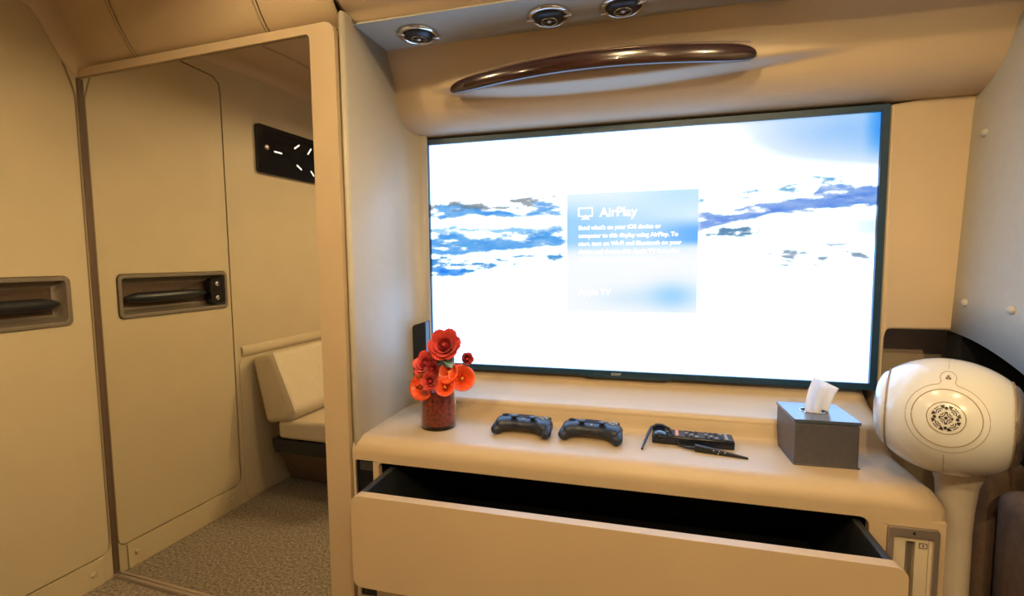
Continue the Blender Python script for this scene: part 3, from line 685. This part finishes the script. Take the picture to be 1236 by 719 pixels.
# ------------------------------------------------------------------ game controllers
def controller(loc, rz, label):
    t = thing('game_controller', label, 'game controller', loc, rz, group='game controllers on the cabinet'); t.scale = (.93, .90, .82)
    # lofted body left to right: for each x an elliptical section
    b = BM(); rows = []
    secs = [(-.081, -.002, .010, .026, .010), (-.077, -.008, .026, .026, .017), (-.069, -.012, .036, .027, .021), (-.058, -.008, .040, .028, .0225), (-.046, 0, .038, .028, .0215), (-.034, .002, .036, .028, .020),
            (-.018, .003, .034, .028, .019), (0, .003, .034, .028, .0185)]
    secs = secs + [(-x, y, ry, z, rz_) for x, y, ry, z, rz_ in secs[-2::-1]]
    for x, y, ry, z, rz_ in secs:
        rows.append([Vector((x, y + ry * math.copysign(abs(math.cos(a)) ** .75, math.cos(a)), z + rz_ * math.copysign(abs(math.sin(a)) ** .8, math.sin(a)) - .10 * max(0, -(y + ry * math.cos(a)) - .0) * 0)) for a in [2 * PI * k / 24 for k in range(24)]])
    loft(b, rows, closed=True, caps=True)
    obj('body', b, m_navy, t, smooth=True, world=False, angle=80)
    for sx in (-1, 1):
        b = tube(BM(), [(sx * .058, .012, .030), (sx * .063, -.010, .027), (sx * .068, -.032, .021), (sx * .072, -.048, .0165), (sx * .073, -.057, .0155)], [.017, .0195, .0175, .0145, .008], 16)
        obj('grip', b, m_navy, t, smooth=True, world=False)
        obj('thumbstick', lathe(BM(), [(.007, .040), (.006, .051), (.0105, .053), (.0105, .056), (.006, .0555), (0, .055)], Matrix.Translation((sx * .027, -.012, 0)), 20), m_navy2, t, smooth=True, world=False)
        b = BM(); box(b, (sx * .058 - .013, .022, .032), (sx * .058 + .013, .036, .043)); obj('trigger', b, m_navy2, t, bevel=.003, world=False)
    b = BM(); box(b, (-.026, -.004, .040), (.026, .026, .0485)); obj('touchpad', b, m_navy2, t, bevel=.003, world=False)
    b = BM(); box(b, (-.059, -.009, .044), (-.053, .009, .0525)); box(b, (-.065, -.003, .044), (-.047, .003, .0525)); obj('direction_pad', b, m_navy2, t, world=False)
    for dx, dy in ((0, .010), (0, -.010), (.010, 0), (-.010, 0)):
        obj('button', lathe(BM(), [(.0040, .043), (.0040, .0525), (.003, .0532), (0, .0532)], Matrix.Translation((.056 + dx * .9, dy * .9, 0)), 14), m_keys, t, smooth=True, world=False)
    obj('home_button', lathe(BM(), [(.004, .040), (.004, .0475), (.003, .048), (0, .048)], Matrix.Translation((0, -.013, 0)), 14), m_keys, t, smooth=True, world=False)
    b = BM(); box(b, (-.026, -.033, .024), (.026, -.027, .034)); obj('front_strip', b, m_navy2, t, bevel=.002, world=False)
controller((.349, -.205, ZC), math.radians(-3), 'dark navy wireless game controller nearer the flower vase')
controller((.527, -.205, ZC), math.radians(-4), 'dark navy wireless game controller nearer the remote control')

# ------------------------------------------------------------------ remote and glasses
rc = thing('remote_control', 'long black television remote control with rows of small keys', 'remote control', (.768, -.188, ZC), math.radians(-1.5))
b = BM(); box(b, (-.094, -.024, .001), (.094, .024, .022)); obj('body', b, m_navy2, rc, bevel=.003, world=False)
b = BM(); box(b, (-.092, -.022, .0215), (.092, .022, .0232)); obj('face_plate', b, m_black, rc, bevel=.001, world=False)
key0 = None
for i in range(15):
    for j in range(4):
        x = -.080 + i * .0112; y = -.015 + j * .010
        if i in (5, 9): continue
        mm = m_pink if i == 4 else (m_keys if (i * 7 + j * 3) % 4 == 0 or i == 14 else m_black)
        b = BM(); box(b, (x - .0035, y - .0028, .023), (x + .0035, y + .0028, .0252)); obj('key', b, mm, rc, world=False)
gl = thing('glasses', 'slim black viewing glasses lying open over the remote control', 'glasses', (.70, -.20, ZC))
b = tube(BM(), [(.672, -.170, ZC + .027), (.664, -.20, ZC + .020), (.656, -.232, ZC + .010), (.650, -.258, ZC + .003)], [.0035, .0032, .003, .0025], 8, flat=1.3); obj('temple', b, m_black, gl, smooth=True)
b = tube(BM(), [(.672, -.170, ZC + .027), (.685, -.166, ZC + .033), (.70, -.170, ZC + .034), (.715, -.182, ZC + .030), (.728, -.205, ZC + .017), (.737, -.224, ZC + .006)], [.003, .004, .004, .004, .003, .0025], 8); obj('brow_frame', b, m_black, gl, smooth=True)
b = loft(BM(), [[(.674, -.169, ZC + .026), (.69, -.167, ZC + .0325), (.705, -.173, ZC + .032)], [(.678, -.200, ZC + .0245), (.692, -.205, ZC + .0245), (.706, -.208, ZC + .0245)], [(.682, -.2145, ZC + .020), (.695, -.216, ZC + .012), (.708, -.217, ZC + .014)]]); o = obj('lens', b, m_lens, gl, smooth=True)
s = o.modifiers.new('solid', 'SOLIDIFY'); s.thickness = .0012
b = tube(BM(), [(.737, -.224, ZC + .006), (.755, -.232, ZC + .005), (.772, -.237, ZC + .007)], [.0022, .003, .005], 8); obj('hinge_arm', b, m_black, gl, smooth=True)
b = BM(); rows = []
for t in [i / 10 for i in range(11)]:
    c = Vector((.770 + .112 * t, -.2365 - .022 * t, ZC)); h = .0150 * (1 - .78 * t ** 1.3) + .001; wd_ = .006 * (1 - .6 * t)
    rows.append([c + Vector((0, -wd_, 0)), c + Vector((0, wd_, 0)), c + Vector((0, wd_, h)), c + Vector((0, -wd_, h))])
obj('temple', loft(b, rows, closed=True, caps=True), m_black, gl, bevel=.001)
for dx, dz in ((.040, .010), (.052, .0095), (.050, .004), (.064, .0085)):
    b = BM(); x = .770 + dx; y = -.2365 - .022 * dx / .112 - .006 * (1 - .6 * dx / .112) ; box(b, (x - .0012, y - .0008, ZC + dz - .001), (x + .0012, y + .001, ZC + dz + .001)); obj('mark', b, m_chrome, gl)

# ------------------------------------------------------------------ vase and flowers
VC = Vector((.108, -.215, ZC))
vz = thing('vase', 'short glass cylinder vase filled with mottled red sand', 'vase', VC)
obj('glass_wall', lathe(BM(), [(0, 0), (.046, 0), (.048, .003), (.0485, .112), (.0475, .113), (.0455, .112), (.045, .010), (0, .008)], n=48), m_glass, vz, smooth=True, world=False)
obj('red_filling', lathe(BM(), [(0, .011), (.042, .011), (.0440, .014), (.0442, .100), (.040, .104), (0, .105)], n=48), m_redfill, vz, smooth=True, world=False)

def petal_mesh(wd_, ln, cup, curl, seed):
    rnd = random.Random(seed); b = BM(); rows = []
    for i in range(7):
        t = i / 6; row = []
        for j in range(7):
            s = j / 6 * 2 - 1; wv = wd_ * (math.sin(PI * min(1, .12 + .72 * t)) ** .6) * (1 if t < .9 else .9)
            out = cup * math.sin(t * PI * .5) + curl * max(0, t - .6) ** 2 * 6
            row.append(Vector((s * wv, -out + .35 * wv * s * s + .0012 * math.sin(9 * s + seed) * t, ln * t * (1 - .10 * s * s) - curl * max(0, t - .7) * 1.2)))
        rows.append(row)
    loft(b, rows); bmesh.ops.recalc_face_normals(b, faces=b.faces[:])
    me = bpy.data.meshes.new('petal'); b.to_mesh(me); b.free(); me.shade_smooth(); return me
PETALS = {}
def rose(loc, r, face, label, m, stem_to, dark=None, rings=((3, .25, .75), (4, .5, .9), (5, .8, .95), (6, 1.0, .85))):
    """r: outer radius; face: direction the flower opens to"""
    q = Vector(face).to_track_quat('Z', 'Y').to_euler()
    t = thing('rose', label, 'flower', loc, q.z, q.x, q.y, 'artificial flowers in the red vase')
    for k, (n, rad, h) in enumerate(rings):
        key = (round(r, 4), k, m.name)
        if key not in PETALS:
            me = petal_mesh(r * (.42 + .25 * rad), r * h * 1.05, r * (.15 + .65 * rad), r * .22 * rad, k + 1); me.materials.append(dark if dark and k == 0 else m); PETALS[key] = me
        for i in range(n):
            o = bpy.data.objects.new('petal', PETALS[key]); COL.objects.link(o); o.parent = t
            a = 2 * PI * (i + .37 * k) / n; d = r * .12 * rad
            o.rotation_euler = (0, 0, a + PI / 2 + PI); o.location = (d * math.cos(a) * 1.0, d * math.sin(a), -.02 * r * k); o.rotation_euler = (0, 0, a - PI / 2 + PI)
    obj('core', lathe(BM(), [(0, 0), (r * .22, r * .1), (r * .26, r * .45), (r * .12, r * .7), (0, r * .66)], n=12), dark or m, t, smooth=True, world=False)
    obj('sepal', lathe(BM(), [(0, -r * .28), (r * .18, -r * .2), (r * .25, 0), (r * .1, r * .05)], n=10), m_stem, t, smooth=True, world=False)
    stem(t, loc, stem_to)
    return t
def stem(t, loc, to):
    p0 = Vector(loc); p1 = Vector(to); mid = (p0 + p1) / 2 + (Vector((0, 0, .008)))
    b = tube(BM(), [p0 - (p0 - p1).normalized() * .002, mid, p1], .0018, 8); o = obj('stem', b, m_stem, t, smooth=True)
def calla(loc, r, face, label, stem_to, spin=0.):
    q = Vector(face).to_track_quat('Z', 'Y'); e = q.to_euler()
    t = thing('calla_lily', label, 'flower', loc, e.z, e.x, e.y, 'artificial flowers in the red vase')
    b = BM(); rows = []
    for i in range(-1, 10):
        tt = max(0, i / 9); rr = r * (.16 + .84 * tt ** 1.6) if i >= 0 else r * .01; row = []
        for j in range(25):
            a = spin + 2 * PI * j / 24 * 1.04; tip = math.exp(-((j / 24 - .5) ** 2) / .02)
            row.append(Vector((rr * (1 + .25 * tt * tip) * math.cos(a), rr * (1 + .25 * tt * tip) * math.sin(a), r * (-1.1 + 1.5 * tt) - r * .35 * tt ** 4 * (.6 + .8 * tip) + (j - 12) * .0004 * r)))
        rows.append(row)
    loft(b, rows); o = obj('spathe', b, m_calla, t, smooth=True, world=False, angle=80); s = o.modifiers.new('solid', 'SOLIDIFY'); s.thickness = .0008
    obj('spadix', lathe(BM(), [(0, -r * .7), (r * .10, -r * .6), (r * .09, r * .05), (0, r * .12)], n=10), m_yell, t, smooth=True, world=False)
    stem(t, Vector(loc) + q @ Vector((0, 0, -r * 1.0)), stem_to)
    return t
def at(dx, dy, dz): return VC + Vector((dx, dy, dz))
FL = Vector((.35, -1, .2))
rose(at(.030, -.005, .220), .041, (.12, -1, .55), 'largest red rose, topmost in the bouquet', m_rose, at(.01, 0, .09), m_rosed)
rose(at(-.020, -.010, .168), .034, (-.25, -1, .75), 'dark red rose on the left below the topmost rose', m_rose, at(-.01, 0, .09), m_rosed)
rose(at(.080, .004, .186), .021, (.7, -.8, .5), 'small red rosebud sticking out on the right', m_rose, at(.02, 0, .09), m_rosed, rings=((3, .3, 1.1), (4, .5, 1.1), (5, .7, 1.0)))
rose(at(.004, -.034, .164), .020, (-.1, -1, .4), 'small dark maroon rose in the middle, beside the orange calla', m_rosed, at(0, 0, .09))
rose(at(.002, -.044, .134), .023, (0, -1, .35), 'small red rose low in the centre, above the vase rim', m_rose, at(0, -.01, .09), m_rosed)
calla(at(.042, -.025, .158), .027, (.05, -1, .55), 'orange calla lily in the middle of the bouquet', at(.01, 0, .09), 1.0)
calla(at(-.042, -.025, .140), .025, (-.7, -1, .5), 'upper of the two orange-red calla lilies on the left', at(-.01, 0, .09), .5)
calla(at(-.036, -.034, .116), .034, (-.35, -1, .35), 'lower left calla lily drooping over the vase rim', at(-.01, -.01, .09), 2.6)
calla(at(.076, -.012, .140), .034, (.55, -1, .35), 'round red calla lily on the right side', at(.02, 0, .09), 5.4)
calla(at(.038, -.042, .122), .026, (.25, -1, .5), 'wide calla lily low on the right over the rim', at(.01, -.01, .09), 4.2)
def leaf(loc, ln, wd_, face, roll, label, m=m_leaf):
    e = Vector(face).to_track_quat('Y', 'Z').to_euler()
    t = thing('leaf', label, 'leaf', loc, e.z, e.x, e.y, 'leaves among the flowers')
    b = BM(); rows = []
    for i in range(9):
        s = i / 8; ww = wd_ * math.sin(PI * min(1, s * .97 + .03)) ** .8; rows.append([Vector((k * ww, ln * s, abs(k) * ww * .35 - .3 * ln * s * s)) for k in (-1, -.5, 0, .5, 1)])
    loft(b, rows); o = obj('blade', b, m, t, smooth=True, world=False); o.rotation_euler = (0, roll, 0); s = o.modifiers.new('solid', 'SOLIDIFY'); s.thickness = .0006
leaf(at(.030, -.012, .205), .045, .016, (.6, -.6, -.55), .3, 'shiny silver-green leaf hanging right under the topmost rose')
leaf(at(.028, -.010, .208), .040, .015, (-.4, -.8, -.7), -.4, 'shiny silver-green leaf hanging left under the topmost rose')
leaf(at(.032, -.014, .200), .034, .013, (.15, -1, -.9), .9, 'short glossy leaf curling in the middle under the topmost rose')
leaf(at(-.005, -.030, .155), .038, .008, (-.9, -.6, .15), .2, 'narrow yellow-green leaf under the left rose', mat('lime_leaf', (.30, .34, .10), .4))
